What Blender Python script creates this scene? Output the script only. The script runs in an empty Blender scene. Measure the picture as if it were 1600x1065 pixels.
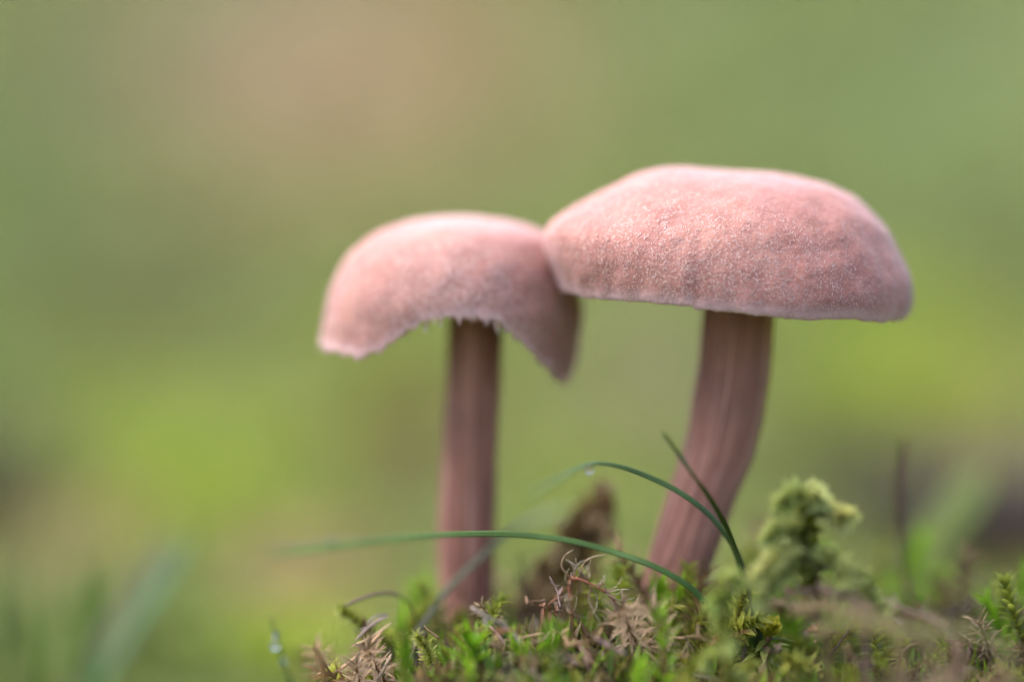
import bpy, math, random
import numpy as np
from mathutils import Vector, Matrix, noise

# ------------------------------------------------------------------ camera, sky, sun, exposure
SC = bpy.context.scene
MM = 0.001
W_PX, H_PX = 1600.0, 1065.0
LENS, SENSOR = 141.0, 36.0
F_PX = W_PX * LENS / SENSOR
PITCH = math.radians(5.0)
DIST = 348.0
CAM = Vector((0.0, -DIST * math.cos(PITCH), 30.0 + DIST * math.sin(PITCH)))   # mm

cam_data = bpy.data.cameras.new('camera')
cam = bpy.data.objects.new('camera', cam_data)
SC.collection.objects.link(cam)
cam.location = CAM * MM
cam.rotation_euler = (math.pi / 2 - PITCH, 0, 0)
cam_data.lens = LENS
cam_data.sensor_width = SENSOR
cam_data.clip_start = 0.005
cam_data.clip_end = 500
cam_data.dof.use_dof = True
cam_data.dof.focus_distance = DIST * MM
cam_data.dof.aperture_fstop = 4.9
SC.camera = cam

SUN_EL, SUN_AZ = math.radians(64), math.radians(-78)     # azimuth from +Y towards +X
world = bpy.data.worlds.new('World')
SC.world = world
world.use_nodes = True
wn = world.node_tree
sky = wn.nodes.new('ShaderNodeTexSky')
sky.sky_type = 'NISHITA'
sky.sun_disc = False
sky.sun_elevation = SUN_EL
sky.sun_rotation = SUN_AZ
sky.dust_density = 4.0
sky.air_density = 0.9
sky.ozone_density = 0.6
wn.links.new(sky.outputs[0], wn.nodes['Background'].inputs[0])
wn.nodes['Background'].inputs[1].default_value = 0.15

sun_data = bpy.data.lights.new('sun', 'SUN')
sun_data.energy = 1.1
sun_data.angle = math.radians(60)
sun_data.color = (1.0, 0.985, 0.97)
sun = bpy.data.objects.new('sun', sun_data)
SC.collection.objects.link(sun)
sdir = Vector((math.sin(SUN_AZ) * math.cos(SUN_EL), math.cos(SUN_AZ) * math.cos(SUN_EL), math.sin(SUN_EL)))
sun.rotation_euler = sdir.to_track_quat('Z', 'Y').to_euler()
sun.location = (0, 0, 3)

SC.view_settings.view_transform = 'Standard'
SC.view_settings.look = 'None'
SC.view_settings.exposure = 1.78
SC.view_settings.gamma = 1.0
SC.render.engine = 'CYCLES'
SC.cycles.use_denoising = True
SC.cycles.denoiser = 'OPENIMAGEDENOISE'
SC.cycles.denoising_input_passes = 'RGB_ALBEDO'
SC.cycles.denoising_prefilter = 'ACCURATE'
SC.cycles.use_adaptive_sampling = False
SC.cycles.max_bounces = 8
SC.cycles.transparent_max_bounces = 8
SC.cycles.sample_clamp_indirect = 6.0

random.seed(7)
RNG = np.random.default_rng(7)
COL = SC.collection

# ------------------------------------------------------------------ helpers
def ray_dir(px, py):
    a = (px - W_PX / 2) / F_PX
    b = (H_PX / 2 - py) / F_PX
    c, s = math.cos(PITCH), math.sin(PITCH)
    return Vector((a, c + b * s, -s + b * c))

def P(px, py, y):
    """the point (mm) in the upright plane at depth y seen at a photo pixel"""
    d = ray_dir(px, py)
    t = (y - CAM.y) / d.y
    return CAM + d * t

def smooth01(x):
    x = np.clip(x, 0, 1)
    return x * x * (3 - 2 * x)

def H(x, y):
    """height of the ground in mm"""
    x = np.asarray(x, float); y = np.asarray(y, float)
    dx = x - 18.0
    a = np.where(dx < 0, 46.0, 85.0)
    b = np.where(y < 6, 60.0, 40.0)
    d = np.sqrt((dx / a) ** 2 + ((y - 6) / b) ** 2)
    hum = 16.6 * (1 - smooth01((d - 0.55) / 0.32)) - 7.0 * smooth01((-2 - y) / 30.0) * (d < 1.3)
    hum = np.maximum(hum, 0)
    und = 1.4 * np.sin(x / 9.0 + 1.3) * np.cos(y / 11.0) + 0.8 * np.sin(x / 4.3 - y / 5.1)
    far = np.clip((np.abs(y) - 80) / 300, 0, 1)
    und = und + far * (7 * np.sin(x / 47.0 + y / 90.0) * np.cos(y / 63.0 + 0.6) + 4 * np.sin(x / 23.0 - y / 37.0))
    bank = 900.0 * smooth01((y - 800) / 2900.0)
    return -15.0 + hum + und + bank

def ground_hit(px, py):
    d = ray_dir(px, py)
    t = 250.0
    while t < 30000:
        p = CAM + d * t
        if p.z < float(H(p.x, p.y)):
            return p
        t *= 1.004
        t += 0.2
    return CAM + d * 4000

def mesh_from(name, verts, faces, smooth=True, col=None):
    me = bpy.data.meshes.new(name)
    v = np.asarray(verts, float) * MM
    me.from_pydata(v.tolist(), [], faces if isinstance(faces, list) else faces.tolist())
    if smooth:
        me.polygons.foreach_set('use_smooth', [True] * len(me.polygons))
    if col is not None:
        at = me.color_attributes.new('col', 'FLOAT_COLOR', 'POINT')
        c = np.ones((len(v), 4)); c[:, :3] = np.asarray(col)
        at.data.foreach_set('color', c.ravel())
    me.update()
    return me

def link(name, me, mat, parent=None, loc=None):
    o = bpy.data.objects.new(name, me)
    COL.objects.link(o)
    if me is not None and mat is not None and not me.materials:
        me.materials.append(mat)
    if parent is not None:
        o.parent = parent
    if loc is not None:
        o.location = Vector(loc) * MM
    return o

def tag(o, label, cat, group=None):
    o['label'] = label; o['category'] = cat
    if group: o['group'] = group
    return o

def empty(name, loc, label, cat, group=None):
    e = link(name, None, None, None, loc)
    e.empty_display_size = 0.002
    return tag(e, label, cat, group)

def catmull(pts, n):
    """resample a polyline smoothly to n points, even in length"""
    p = np.asarray(pts, float)
    q = np.vstack([2 * p[0] - p[1], p, 2 * p[-1] - p[-2]])
    out = []
    for i in range(1, len(q) - 2):
        for t in np.linspace(0, 1, 16, endpoint=False):
            a, b, c, d = q[i - 1], q[i], q[i + 1], q[i + 2]
            out.append(0.5 * ((2 * b) + (c - a) * t + (2 * a - 5 * b + 4 * c - d) * t * t + (3 * b - a - 3 * c + d) * t ** 3))
    out.append(p[-1])
    out = np.array(out)
    s = np.r_[0, np.cumsum(np.linalg.norm(np.diff(out, axis=0), axis=1))]
    u = np.linspace(0, s[-1], n)
    return np.stack([np.interp(u, s, out[:, k]) for k in range(out.shape[1])], 1)

def periodic(az, keys, vals):
    """smooth periodic interpolation over degrees; vals (k, ...)"""
    k = np.asarray(keys, float); v = np.asarray(vals, float)
    o = np.argsort(k); k = k[o]; v = v[o]
    kk = np.r_[k[-2:] - 360, k, k[:3] + 360]
    vv = np.concatenate([v[-2:], v, v[:3]], 0)
    az = az % 360
    i = int(np.clip(np.searchsorted(kk, az, 'right') - 1, 1, len(kk) - 3))
    h = kk[i + 1] - kk[i]; t = (az - kk[i]) / h
    def slope(j):
        return (vv[j + 1] - vv[j - 1]) / (kk[j + 1] - kk[j - 1])
    m0, m1 = slope(i) * h, slope(i + 1) * h
    return (2*t**3 - 3*t**2 + 1) * vv[i] + (t**3 - 2*t**2 + t) * m0 + (-2*t**3 + 3*t**2) * vv[i+1] + (t**3 - t**2) * m1

# ------------------------------------------------------------------ materials
def new_mat(name):
    m = bpy.data.materials.new(name); m.use_nodes = True
    nt = m.node_tree
    return m, nt, nt.nodes['Principled BSDF'], nt.nodes['Material Output']

def N(nt, kind, **kw):
    n = nt.nodes.new(kind)
    for k, v in kw.items():
        if hasattr(n, k): setattr(n, k, v)
        else: n.inputs[k].default_value = v
    return n

def ramp(nt, fac, stops):
    r = nt.nodes.new('ShaderNodeValToRGB')
    e = r.color_ramp.elements
    while len(e) < len(stops): e.new(0.5)
    for el, (p, c) in zip(e, stops):
        el.position = p; el.color = (*c, 1)
    nt.links.new(fac, r.inputs[0])
    return r.outputs[0]

def mixc(nt, a, b, fac, mode='MIX'):
    m = nt.nodes.new('ShaderNodeMix'); m.data_type = 'RGBA'; m.blend_type = mode
    for sock, v in ((m.inputs[0], fac), (m.inputs[6], a), (m.inputs[7], b)):
        if isinstance(v, (int, float)): sock.default_value = v
        elif isinstance(v, tuple): sock.default_value = (*v, 1)
        else: nt.links.new(v, sock)
    return m.outputs[2]

def leaf_mat(name, tint=(1, 1, 1), trans=0.4, rough=0.5, spec=0.4, vary=0.35, attr=True, base=(0.1, 0.2, 0.03), scale=900, individual=True):
    m, nt, b, out = new_mat(name)
    if attr:
        a = N(nt, 'ShaderNodeAttribute', attribute_name='col').outputs['Color']
    else:
        a = N(nt, 'ShaderNodeRGB'); a.outputs[0].default_value = (*base, 1); a = a.outputs[0]
    oi = N(nt, 'ShaderNodeObjectInfo')
    tc = N(nt, 'ShaderNodeTexCoord')
    nz = N(nt, 'ShaderNodeTexNoise', Scale=scale, Detail=3.0)
    nt.links.new(tc.outputs['Object'], nz.inputs['Vector'])
    v = ramp(nt, nz.outputs['Fac'], [(0.3, (1 - vary,) * 3), (0.7, (1 + vary * 0.6,) * 3)])
    c = mixc(nt, a, v, 1.0, 'MULTIPLY')
    v2 = ramp(nt, oi.outputs['Random'], [(0.0, (0.75, 0.8, 0.6)), (0.5, (1, 1, 1)), (1.0, (1.12, 1.03, 0.9))])
    if individual: c = mixc(nt, c, v2, 1.0, 'MULTIPLY')
    c = mixc(nt, c, tint, 1.0, 'MULTIPLY')
    nt.links.new(c, b.inputs['Base Color'])
    b.inputs['Roughness'].default_value = rough
    b.inputs['Specular IOR Level'].default_value = spec
    tr = N(nt, 'ShaderNodeBsdfTranslucent')
    nt.links.new(c, tr.inputs[0])
    mx = N(nt, 'ShaderNodeMixShader'); mx.inputs[0].default_value = trans
    nt.links.new(b.outputs[0], mx.inputs[1]); nt.links.new(tr.outputs[0], mx.inputs[2])
    nt.links.new(mx.outputs[0], out.inputs[0])
    return m

def cap_mat():
    m, nt, b, out = new_mat('velvety_cap')
    tc = N(nt, 'ShaderNodeTexCoord')
    at = N(nt, 'ShaderNodeAttribute', attribute_name='col')         # r: rim band, g: crown, b: inside
    sep = N(nt, 'ShaderNodeSeparateColor'); nt.links.new(at.outputs['Color'], sep.inputs[0])
    n1 = N(nt, 'ShaderNodeTexNoise', Scale=170.0, Detail=4.0); nt.links.new(tc.outputs['Object'], n1.inputs['Vector'])
    n2 = N(nt, 'ShaderNodeTexNoise', Scale=1900.0, Detail=3.0); nt.links.new(tc.outputs['Object'], n2.inputs['Vector'])
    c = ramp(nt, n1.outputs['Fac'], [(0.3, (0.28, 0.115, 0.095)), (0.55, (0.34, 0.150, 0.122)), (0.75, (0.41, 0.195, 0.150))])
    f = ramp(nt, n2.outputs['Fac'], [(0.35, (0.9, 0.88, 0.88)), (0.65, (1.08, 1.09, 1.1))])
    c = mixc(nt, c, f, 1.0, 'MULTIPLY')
    c = mixc(nt, c, (0.62, 0.43, 0.38), sep.outputs[1])  # light from above painted into the crown as a paler pink
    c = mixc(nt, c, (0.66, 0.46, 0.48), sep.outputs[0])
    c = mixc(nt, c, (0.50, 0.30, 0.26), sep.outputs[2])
    nt.links.new(c, b.inputs['Base Color'])
    b.inputs['Roughness'].default_value = 0.75
    b.inputs['Specular IOR Level'].default_value = 0.25
    b.inputs['Sheen Weight'].default_value = 0.3
    b.inputs['Sheen Roughness'].default_value = 0.4
    b.inputs['Sheen Tint'].default_value = (0.96, 0.86, 1.0, 1)
    b.inputs['Subsurface Weight'].default_value = 0.25
    b.inputs['Subsurface Radius'].default_value = (1.0, 0.45, 0.35)
    b.inputs['Subsurface Scale'].default_value = 0.0012
    v = N(nt, 'ShaderNodeTexVoronoi', Scale=2300.0); nt.links.new(tc.outputs['Object'], v.inputs['Vector'])
    bp = N(nt, 'ShaderNodeBump', Strength=0.35, Distance=0.00012)
    nt.links.new(v.outputs['Distance'], bp.inputs['Height'])
    bp2 = N(nt, 'ShaderNodeBump', Strength=0.5, Distance=0.0001)
    nt.links.new(n2.outputs['Fac'], bp2.inputs['Height']); nt.links.new(bp.outputs[0], bp2.inputs['Normal'])
    nt.links.new(bp2.outputs[0], b.inputs['Normal'])
    return m

def stem_mat():
    m, nt, b, out = new_mat('fibrous_stem')
    at = N(nt, 'ShaderNodeAttribute', attribute_name='fibre')
    mp = N(nt, 'ShaderNodeMapping'); mp.inputs['Scale'].default_value = (3.2, 3.2, 0.05)
    nt.links.new(at.outputs['Vector'], mp.inputs['Vector'])
    n1 = N(nt, 'ShaderNodeTexNoise', Scale=1.0, Detail=5.0, Roughness=0.6); nt.links.new(mp.outputs[0], n1.inputs['Vector'])
    mp2 = N(nt, 'ShaderNodeMapping'); mp2.inputs['Scale'].default_value = (0.35, 0.35, 0.16)
    nt.links.new(at.outputs['Vector'], mp2.inputs['Vector'])
    n2 = N(nt, 'ShaderNodeTexNoise', Scale=1.0, Detail=3.0); nt.links.new(mp2.outputs[0], n2.inputs['Vector'])
    c = ramp(nt, n1.outputs['Fac'], [(0.32, (0.135, 0.043, 0.027)), (0.5, (0.275, 0.102, 0.067)), (0.68, (0.48, 0.24, 0.175))])
    d = ramp(nt, n2.outputs['Fac'], [(0.3, (0.75, 0.7, 0.68)), (0.7, (1.15, 1.15, 1.15))])
    c = mixc(nt, c, d, 1.0, 'MULTIPLY')
    nt.links.new(c, b.inputs['Base Color'])
    b.inputs['Roughness'].default_value = 0.6
    b.inputs['Sheen Weight'].default_value = 0.12
    b.inputs['Sheen Tint'].default_value = (1, 0.88, 0.9, 1)
    b.inputs['Subsurface Weight'].default_value = 0.12
    b.inputs['Subsurface Radius'].default_value = (1.0, 0.45, 0.35)
    b.inputs['Subsurface Scale'].default_value = 0.001
    bp = N(nt, 'ShaderNodeBump', Strength=0.8, Distance=0.0003)
    nt.links.new(n1.outputs['Fac'], bp.inputs['Height']); nt.links.new(bp.outputs[0], b.inputs['Normal'])
    return m

def simple_mat(name, stops, scale, rough=0.7, bump=0.0002, sss=0.0, spec=0.3):
    m, nt, b, out = new_mat(name)
    tc = N(nt, 'ShaderNodeTexCoord')
    n1 = N(nt, 'ShaderNodeTexNoise', Scale=scale, Detail=5.0); nt.links.new(tc.outputs['Object'], n1.inputs['Vector'])
    nt.links.new(ramp(nt, n1.outputs['Fac'], stops), b.inputs['Base Color'])
    b.inputs['Roughness'].default_value = rough
    b.inputs['Specular IOR Level'].default_value = spec
    if sss:
        b.inputs['Subsurface Weight'].default_value = sss
        b.inputs['Subsurface Scale'].default_value = 0.001
    bp = N(nt, 'ShaderNodeBump', Strength=0.7, Distance=bump)
    nt.links.new(n1.outputs['Fac'], bp.inputs['Height']); nt.links.new(bp.outputs[0], b.inputs['Normal'])
    return m

M_CAP = cap_mat()
M_STEM = stem_mat()
M_GILL = simple_mat('pale_gill', [(0.3, (0.50, 0.32, 0.28)), (0.7, (0.66, 0.48, 0.43))], 600, 0.7, 0.0001, 0.3)
M_SCURF = leaf_mat('pale_scurf', trans=0.06, rough=0.6, spec=0.35, vary=0.2, scale=400, individual=False)
M_MOSS = leaf_mat('moss_leaf', trans=0.5, rough=0.45, spec=0.25, vary=0.3)
M_CARPET = leaf_mat('ground_moss', trans=0.4, rough=0.5, spec=0.35, vary=0.25, scale=60)
M_GRASS = leaf_mat('grass_leaf', trans=0.3, rough=0.36, spec=0.3, vary=0.25, scale=300)
M_MATT = leaf_mat('matt_grass_leaf', trans=0.3, rough=0.8, spec=0.05, vary=0.2, scale=100)
M_DEAD = leaf_mat('dead_leaf', trans=0.25, rough=0.55, spec=0.4, vary=0.4, scale=700)
M_MSTEM = simple_mat('moss_stem', [(0.3, (0.10, 0.045, 0.02)), (0.7, (0.22, 0.11, 0.04))], 1500)
M_TWIG = simple_mat('twig_bark', [(0.3, (0.07, 0.045, 0.04)), (0.7, (0.20, 0.14, 0.12))], 1200)
M_RED = simple_mat('red_dry_stem', [(0.3, (0.22, 0.07, 0.035)), (0.7, (0.36, 0.15, 0.08))], 1500)

def dew_mat():
    m, nt, b, out = new_mat('dew_water')
    b.inputs['Base Color'].default_value = (1, 1, 1, 1)
    b.inputs['Roughness'].default_value = 0.0
    b.inputs['IOR'].default_value = 1.33
    b.inputs['Transmission Weight'].default_value = 1.0
    return m
M_DEW = dew_mat()

# ------------------------------------------------------------------ ground
LIME, GREEN, OLIVE, TAN, BROWN, DARK, GREY = [np.array(c) for c in (
    (0.23, 0.34, 0.035), (0.135, 0.25, 0.075), (0.165, 0.215, 0.062), (0.37, 0.28, 0.18),
    (0.15, 0.095, 0.065), (0.060, 0.075, 0.035), (0.25, 0.235, 0.175))]
# patches of moss, litter and bare humus lying on the ground: (photo pixel of the centre, half sizes, colour, strength)
PATCHES = []
for px, py, rx, ry, c, s in (
        (300, 770, 270, 150, LIME, .75), (120, 600, 200, 90, LIME, .35), (560, 620, 150, 80, LIME, .6), (1430, 610, 180, 100, LIME * 1.1, 1.0),
        (880, 760, 160, 110, LIME, .35), (460, 1010, 150, 60, LIME, .9), (700, 560, 200, 60, LIME, .5),
        (650, 715, 130, 70, BROWN * .9, .9), (480, 900, 130, 60, TAN, .7), (1000, 620, 120, 70, GREY, .9),
        (30, 320, 170, 120, GREEN * .6, 1.0), (200, 470, 240, 80, OLIVE * .6, 1.0), (20, 770, 60, 90, DARK, .6),
        (560, 200, 330, 170, TAN, 1.0), (330, 60, 300, 110, GREY, .8), (1180, 150, 260, 120, GREEN, .7),
        (1500, 190, 220, 150, GREEN * 1.15, 1.0), (1620, 440, 70, 50, DARK * .8, 1.0), (1320, 750, 140, 60, OLIVE * .6, 1.0),
        (1590, 830, 170, 130, BROWN * .6, 1.0), (120, 900, 120, 80, TAN, .6), (80, 60, 200, 120, OLIVE, .5),
        (1560, 680, 70, 50, TAN, .6), (260, 240, 200, 70, OLIVE, .6), (880, 60, 300, 60, OLIVE, .5),
        (1000, 500, 120, 60, LIME, .5)):
    c0 = ground_hit(px, py); c1 = ground_hit(px, py - ry); c2 = ground_hit(px, py + ry)
    dd = (c0 - CAM).length / F_PX
    PATCHES.append((c0.x, c0.y, rx * dd, max(3.0, (c1.y - c2.y) / 2), c, s))

def ground_colour(x, y):
    x = np.asarray(x, float); y = np.asarray(y, float)
    w = 0.5 + 0.5 * np.sin(x / 31.0 + 1.7 * np.sin(y / 57.0)) * np.cos(y / 43.0 + x / 71.0)
    col = OLIVE[None] * (1 - w[:, None]) * 1.05 + (0.55 * GREEN + 0.45 * OLIVE)[None] * w[:, None]
    for cx, cy, rx, ry, c, s in PATCHES:
        d = np.sqrt(((x - cx) / rx) ** 2 + ((y - cy) / ry) ** 2)
        f = (s * (1 - smooth01((d - 0.45) / 0.8)))[:, None]
        col = col * (1 - f) + c[None] * f
    f = (0.25 * smooth01((y - 600) / 500))[:, None]          # haze and light on the slope painted in as a paler bank
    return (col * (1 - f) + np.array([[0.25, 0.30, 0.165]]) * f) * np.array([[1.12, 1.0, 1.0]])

def build_ground():
    n = 260
    u = np.linspace(-1, 1, n)
    k = 14.0
    g = k * np.sinh(u * np.arcsinh(40000 / k))
    X, Y = np.meshgrid(g + 10, g + 20)
    Z = H(X, Y)
    v = np.stack([X.ravel(), Y.ravel(), Z.ravel()], 1)
    i = np.arange(n * n).reshape(n, n)
    f = np.stack([i[:-1, :-1].ravel(), i[:-1, 1:].ravel(), i[1:, 1:].ravel(), i[1:, :-1].ravel()], 1)
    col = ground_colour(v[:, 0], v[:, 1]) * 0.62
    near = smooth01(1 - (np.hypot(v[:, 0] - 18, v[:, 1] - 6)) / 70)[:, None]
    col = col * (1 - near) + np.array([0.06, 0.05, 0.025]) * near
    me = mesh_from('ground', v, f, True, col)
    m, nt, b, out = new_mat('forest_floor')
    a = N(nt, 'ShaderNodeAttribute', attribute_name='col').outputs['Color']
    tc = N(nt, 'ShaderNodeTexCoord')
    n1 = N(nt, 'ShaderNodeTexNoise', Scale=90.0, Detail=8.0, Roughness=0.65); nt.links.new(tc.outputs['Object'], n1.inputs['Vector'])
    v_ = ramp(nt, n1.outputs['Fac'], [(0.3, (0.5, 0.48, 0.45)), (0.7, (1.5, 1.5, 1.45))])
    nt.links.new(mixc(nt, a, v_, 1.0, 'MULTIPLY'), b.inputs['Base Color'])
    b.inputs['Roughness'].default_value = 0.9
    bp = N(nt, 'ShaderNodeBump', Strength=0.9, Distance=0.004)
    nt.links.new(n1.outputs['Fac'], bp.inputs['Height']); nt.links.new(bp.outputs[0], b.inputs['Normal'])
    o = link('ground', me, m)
    o['kind'] = 'structure'
build_ground()

def tuft_mesh(x, y, size, nleaf, col, lean=0.9, width=0.16, fold=True):
    """many small upright leaves round each (x, y); one mesh"""
    n = len(x)
    z = H(x, y)
    X = np.repeat(x, nleaf); Y = np.repeat(y, nleaf); Z = np.repeat(z, nleaf); S = np.repeat(size, nleaf)
    C = np.repeat(col, nleaf, 0)
    k = n * nleaf
    az = RNG.uniform(0, 2 * np.pi, k); ln = RNG.uniform(0.15, lean, k)
    L = S * RNG.uniform(0.6, 1.2, k)
    dx, dy, dz = np.cos(az) * np.sin(ln), np.sin(az) * np.sin(ln), np.cos(ln)
    sx, sy = -np.sin(az), np.cos(az)
    w = L * width * RNG.uniform(0.7, 1.3, k)
    bx = X + RNG.normal(0, 0.25, k) * S; by = Y + RNG.normal(0, 0.25, k) * S; bz = Z - 0.15 * S
    p = lambda t, sd, up: np.stack([bx + dx * L * t + sx * w * sd, by + dy * L * t + sy * w * sd, bz + dz * L * t + up * L], 1)
    droop = RNG.uniform(-0.25, 0.05, k)
    V = np.stack([p(0, -.4, 0), p(0, .4, 0), p(.5, 1, 0), p(.5, -1, 0), p(1.0, 0, droop)], 1).reshape(-1, 3)
    b = np.arange(k) * 5
    F4 = np.stack([b, b + 1, b + 2, b + 3], 1).tolist()
    F3 = np.stack([b + 3, b + 2, b + 4], 1).tolist()
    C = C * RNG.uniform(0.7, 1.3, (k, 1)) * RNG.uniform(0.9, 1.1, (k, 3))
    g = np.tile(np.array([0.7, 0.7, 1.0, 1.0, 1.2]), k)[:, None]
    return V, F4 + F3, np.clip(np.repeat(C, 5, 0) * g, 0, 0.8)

def build_carpet():
    # ground cover round the hummock and out to the bank, growing coarser with distance
    xs, ys, ss = [], [], []
    for y0, y1, sp, size in ((-140, 60, 4.5, 5.0), (60, 200, 5.0, 6.0), (200, 450, 8.0, 9.0), (450, 900, 14.0, 15.0),
                             (900, 1700, 24.0, 26.0), (1700, 3600, 55.0, 55.0)):
        hw1 = 110 + 0.26 * (y1 + 350)
        n = int((y1 - y0) * 2 * hw1 / sp ** 2)
        x = RNG.uniform(-hw1, hw1, n); y = RNG.uniform(y0, y1, n)
        keep = np.abs(x) < 110 + 0.26 * (y + 350)
        keep &= np.hypot((x - 22) / 44, (y - 4) / 34) > 1
        keep &= np.hypot(x / 1.0, y - CAM.y) > 60
        xs.append(x[keep]); ys.append(y[keep]); ss.append(np.full(keep.sum(), size) * RNG.uniform(0.6, 1.3, keep.sum()))
    x, y, s = map(np.concatenate, (xs, ys, ss))
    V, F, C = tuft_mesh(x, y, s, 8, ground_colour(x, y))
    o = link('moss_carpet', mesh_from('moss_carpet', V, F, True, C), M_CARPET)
    o['kind'] = 'stuff'
    tag(o, 'soft low carpet of green, olive and tan moss spreading behind the mushrooms', 'moss')
build_carpet()

# ------------------------------------------------------------------ mushrooms
def build_mushroom(apex, keys, profiles, rim_keys, stem_pts, label, seed, gill_n, crown, crease=None):
    """apex mm; profiles [(r,z)] by azimuth (0 = +x, 270 = towards the camera); rim_keys [(azimuth, z)]"""
    rnd = np.random.default_rng(seed)
    A, T = 320, 84
    prof = np.array([catmull(p, 140) for p in profiles])
    stem = catmull([(*P(px, py, yy), r) for px, py, yy, r in stem_pts], 70)
    base = Vector(stem[-1][:3])
    root = empty('mushroom', base, label, 'mushroom')
    rim_az = [a for a, _ in rim_keys]; rim_z = [z for _, z in rim_keys]
    apex = Vector(apex)
    rag = rnd.normal(0, 1, A)
    verts, cols, inner_tab, outer_tab = [], [], [], []
    NI = 30
    for j in range(A):
        az = 360.0 * j / A; th = math.radians(az)
        pr = periodic(az, keys, prof)
        rz = float(periodic(az, rim_az, rim_z))
        rz += (0.035 if crease else 0.14) * rag[j] + (0.05 if crease else 0.12) * math.sin(j * 0.9) * math.sin(j * 0.23 + seed) + 0.25 * noise.noise(Vector((math.cos(th) * 3, math.sin(th) * 3, seed)))
        if crease: rz += crease[1] * (1 if 0 < ((az - crease[0] + 180) % 360 - 180) < 60 else 0) * math.exp(-abs((az - crease[0] + 180) % 360 - 180) / 25)
        if not crease and 235 < az < 315: rz += 0.45 * min(0.25, noise.noise(Vector((az * 0.55, 3.3, 0)))) + 0.2 * noise.noise(Vector((az * 1.4, 7.3, 0)))
        # cut the profile where it comes down to the rim
        idx = np.where(pr[:, 1] < rz)[0]
        e = idx[0] if len(idx) else len(pr) - 1
        if e > 0:
            t = (pr[e - 1, 1] - rz) / max(1e-6, pr[e - 1, 1] - pr[e, 1]); t = min(max(t, 0), 1)
            cut = np.vstack([pr[:e], pr[e - 1] + (pr[e] - pr[e - 1]) * t])
        else: cut = pr
        c = catmull(cut[::3] if np.linalg.norm(cut[::3][-1] - cut[-1]) < 1e-6 else np.vstack([cut[::3], cut[-1:]]), T)
        c[0] = (0, pr[0, 1])
        tg = np.gradient(c, axis=0); tg /= np.linalg.norm(tg, axis=1)[:, None] + 1e-9
        nm = np.stack([-tg[:, 1], tg[:, 0]], 1)       # outward
        out = []
        for i in range(T):
            r, z = c[i]
            w = Vector((math.cos(th) * r, math.sin(th) * r, z))
            u = i / (T - 1)
            d = 0.2 * noise.noise(w * 0.16 + Vector((seed * 7, 0, 0))) + 0.16 * noise.noise(w * 0.5 + Vector((seed, 3, 0)))
            d += 0.05 * noise.noise(w * 1.8) + 0.022 * noise.noise(w * 5.0)
            d += 0.10 * u ** 3 * noise.noise(Vector((az * 0.16, u * 1.2, seed)))           # faint radial pleats
            if crease:
                da = ((az - crease[0] + 180) % 360 - 180)
                d -= 0.13 * math.exp(-(da / 1.6) ** 2) * smooth01((u - 0.55) / 0.3)
                d += 0.10 * math.exp(-((da + 3.5) / 3.0) ** 2) * smooth01((u - 0.6) / 0.3)
            fade = min(1.0, i / 6.0)
            out.append((c[i, 0] + nm[i, 0] * d * fade, c[i, 1] + nm[i, 1] * (d * fade)))
        out = np.array(out)
        if j == 0: z_top = out[0, 1]
        out[0] = (0, z_top)
        outer_tab.append((out, nm))
        # the underside: offset inwards, thicker to the middle
        ti = np.linspace(T - 1, 10, NI).astype(int)
        uu = ti / (T - 1)
        thick = 0.35 + 2.3 * (1 - uu) ** 0.7
        inn = out[ti] - nm[ti] * thick[:, None]
        inn[:, 0] = np.maximum(inn[:, 0], 0.4)
        inner_tab.append(inn)
    R = T + 1 + NI
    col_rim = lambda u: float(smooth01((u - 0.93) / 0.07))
    for j in range(A):
        th = 2 * math.pi * j / A
        out, nm = outer_tab[j]; inn = inner_tab[j]
        mid = (out[-1] + inn[0]) / 2 + np.array([0.0, -0.12])
        col = np.vstack([out, mid[None], inn])
        for i, (r, z) in enumerate(col):
            verts.append((apex.x + math.cos(th) * r, apex.y + math.sin(th) * r, apex.z + z))
            u = min(1, i / (T - 1))
            inside = 1.0 if i > T else 0.0
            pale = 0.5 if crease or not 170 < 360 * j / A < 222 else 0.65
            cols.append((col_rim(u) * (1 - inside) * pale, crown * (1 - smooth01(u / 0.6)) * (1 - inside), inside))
    faces = []
    for j in range(A):
        k = (j + 1) % A
        for i in range(R - 1):
            faces.append((j * R + i, j * R + i + 1, k * R + i + 1, k * R + i))
    v = np.array(verts) - np.array(base)
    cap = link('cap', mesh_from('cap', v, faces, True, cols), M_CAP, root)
    # gills, one blade each
    for g in range(gill_n):
        j = int(g * A / gill_n + rnd.integers(-2, 3)) % A
        th = 2 * math.pi * j / A
        inn = inner_tab[j]
        full = g % 2 == 0
        s = np.arange(1, NI - 1, 2) if full else np.arange(1, NI // 2 + 2, 2)
        q = inn[s]; m = len(s)
        t = np.linspace(0, 1, m)
        dep = (2.6 if full else 1.9) * np.sin(np.pi * np.clip(t * 0.86 + 0.05, 0, 1)) ** 0.6
        ga = 360.0 * j / A
        if not crease and (250 < ga < 262 or 284 < ga < 298): dep[:5] = np.maximum(dep[:5], 1.5)
        if not full: dep *= (1 - t) ** 0.4 + 0.05
        bv = []
        tw = 0.16
        for i in range(m):
            wob = 0.18 * math.sin(i * 1.3 + g)
            for (r, z, o) in ((q[i, 0] + .1, q[i, 1] + 0.35, -tw), (q[i, 0] + .1, q[i, 1] + 0.35, tw),
                              (q[i, 0], q[i, 1] - dep[i], wob + tw * .5), (q[i, 0], q[i, 1] - dep[i], wob - tw * .5)):
                bv.append((apex.x + math.cos(th) * r - math.sin(th) * o, apex.y + math.sin(th) * r + math.cos(th) * o, apex.z + z))
        fs = []
        for i in range(m - 1):
            a, b = i * 4, i * 4 + 4
            for e in range(4):
                fs.append((a + e, a + (e + 1) % 4, b + (e + 1) % 4, b + e))
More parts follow.
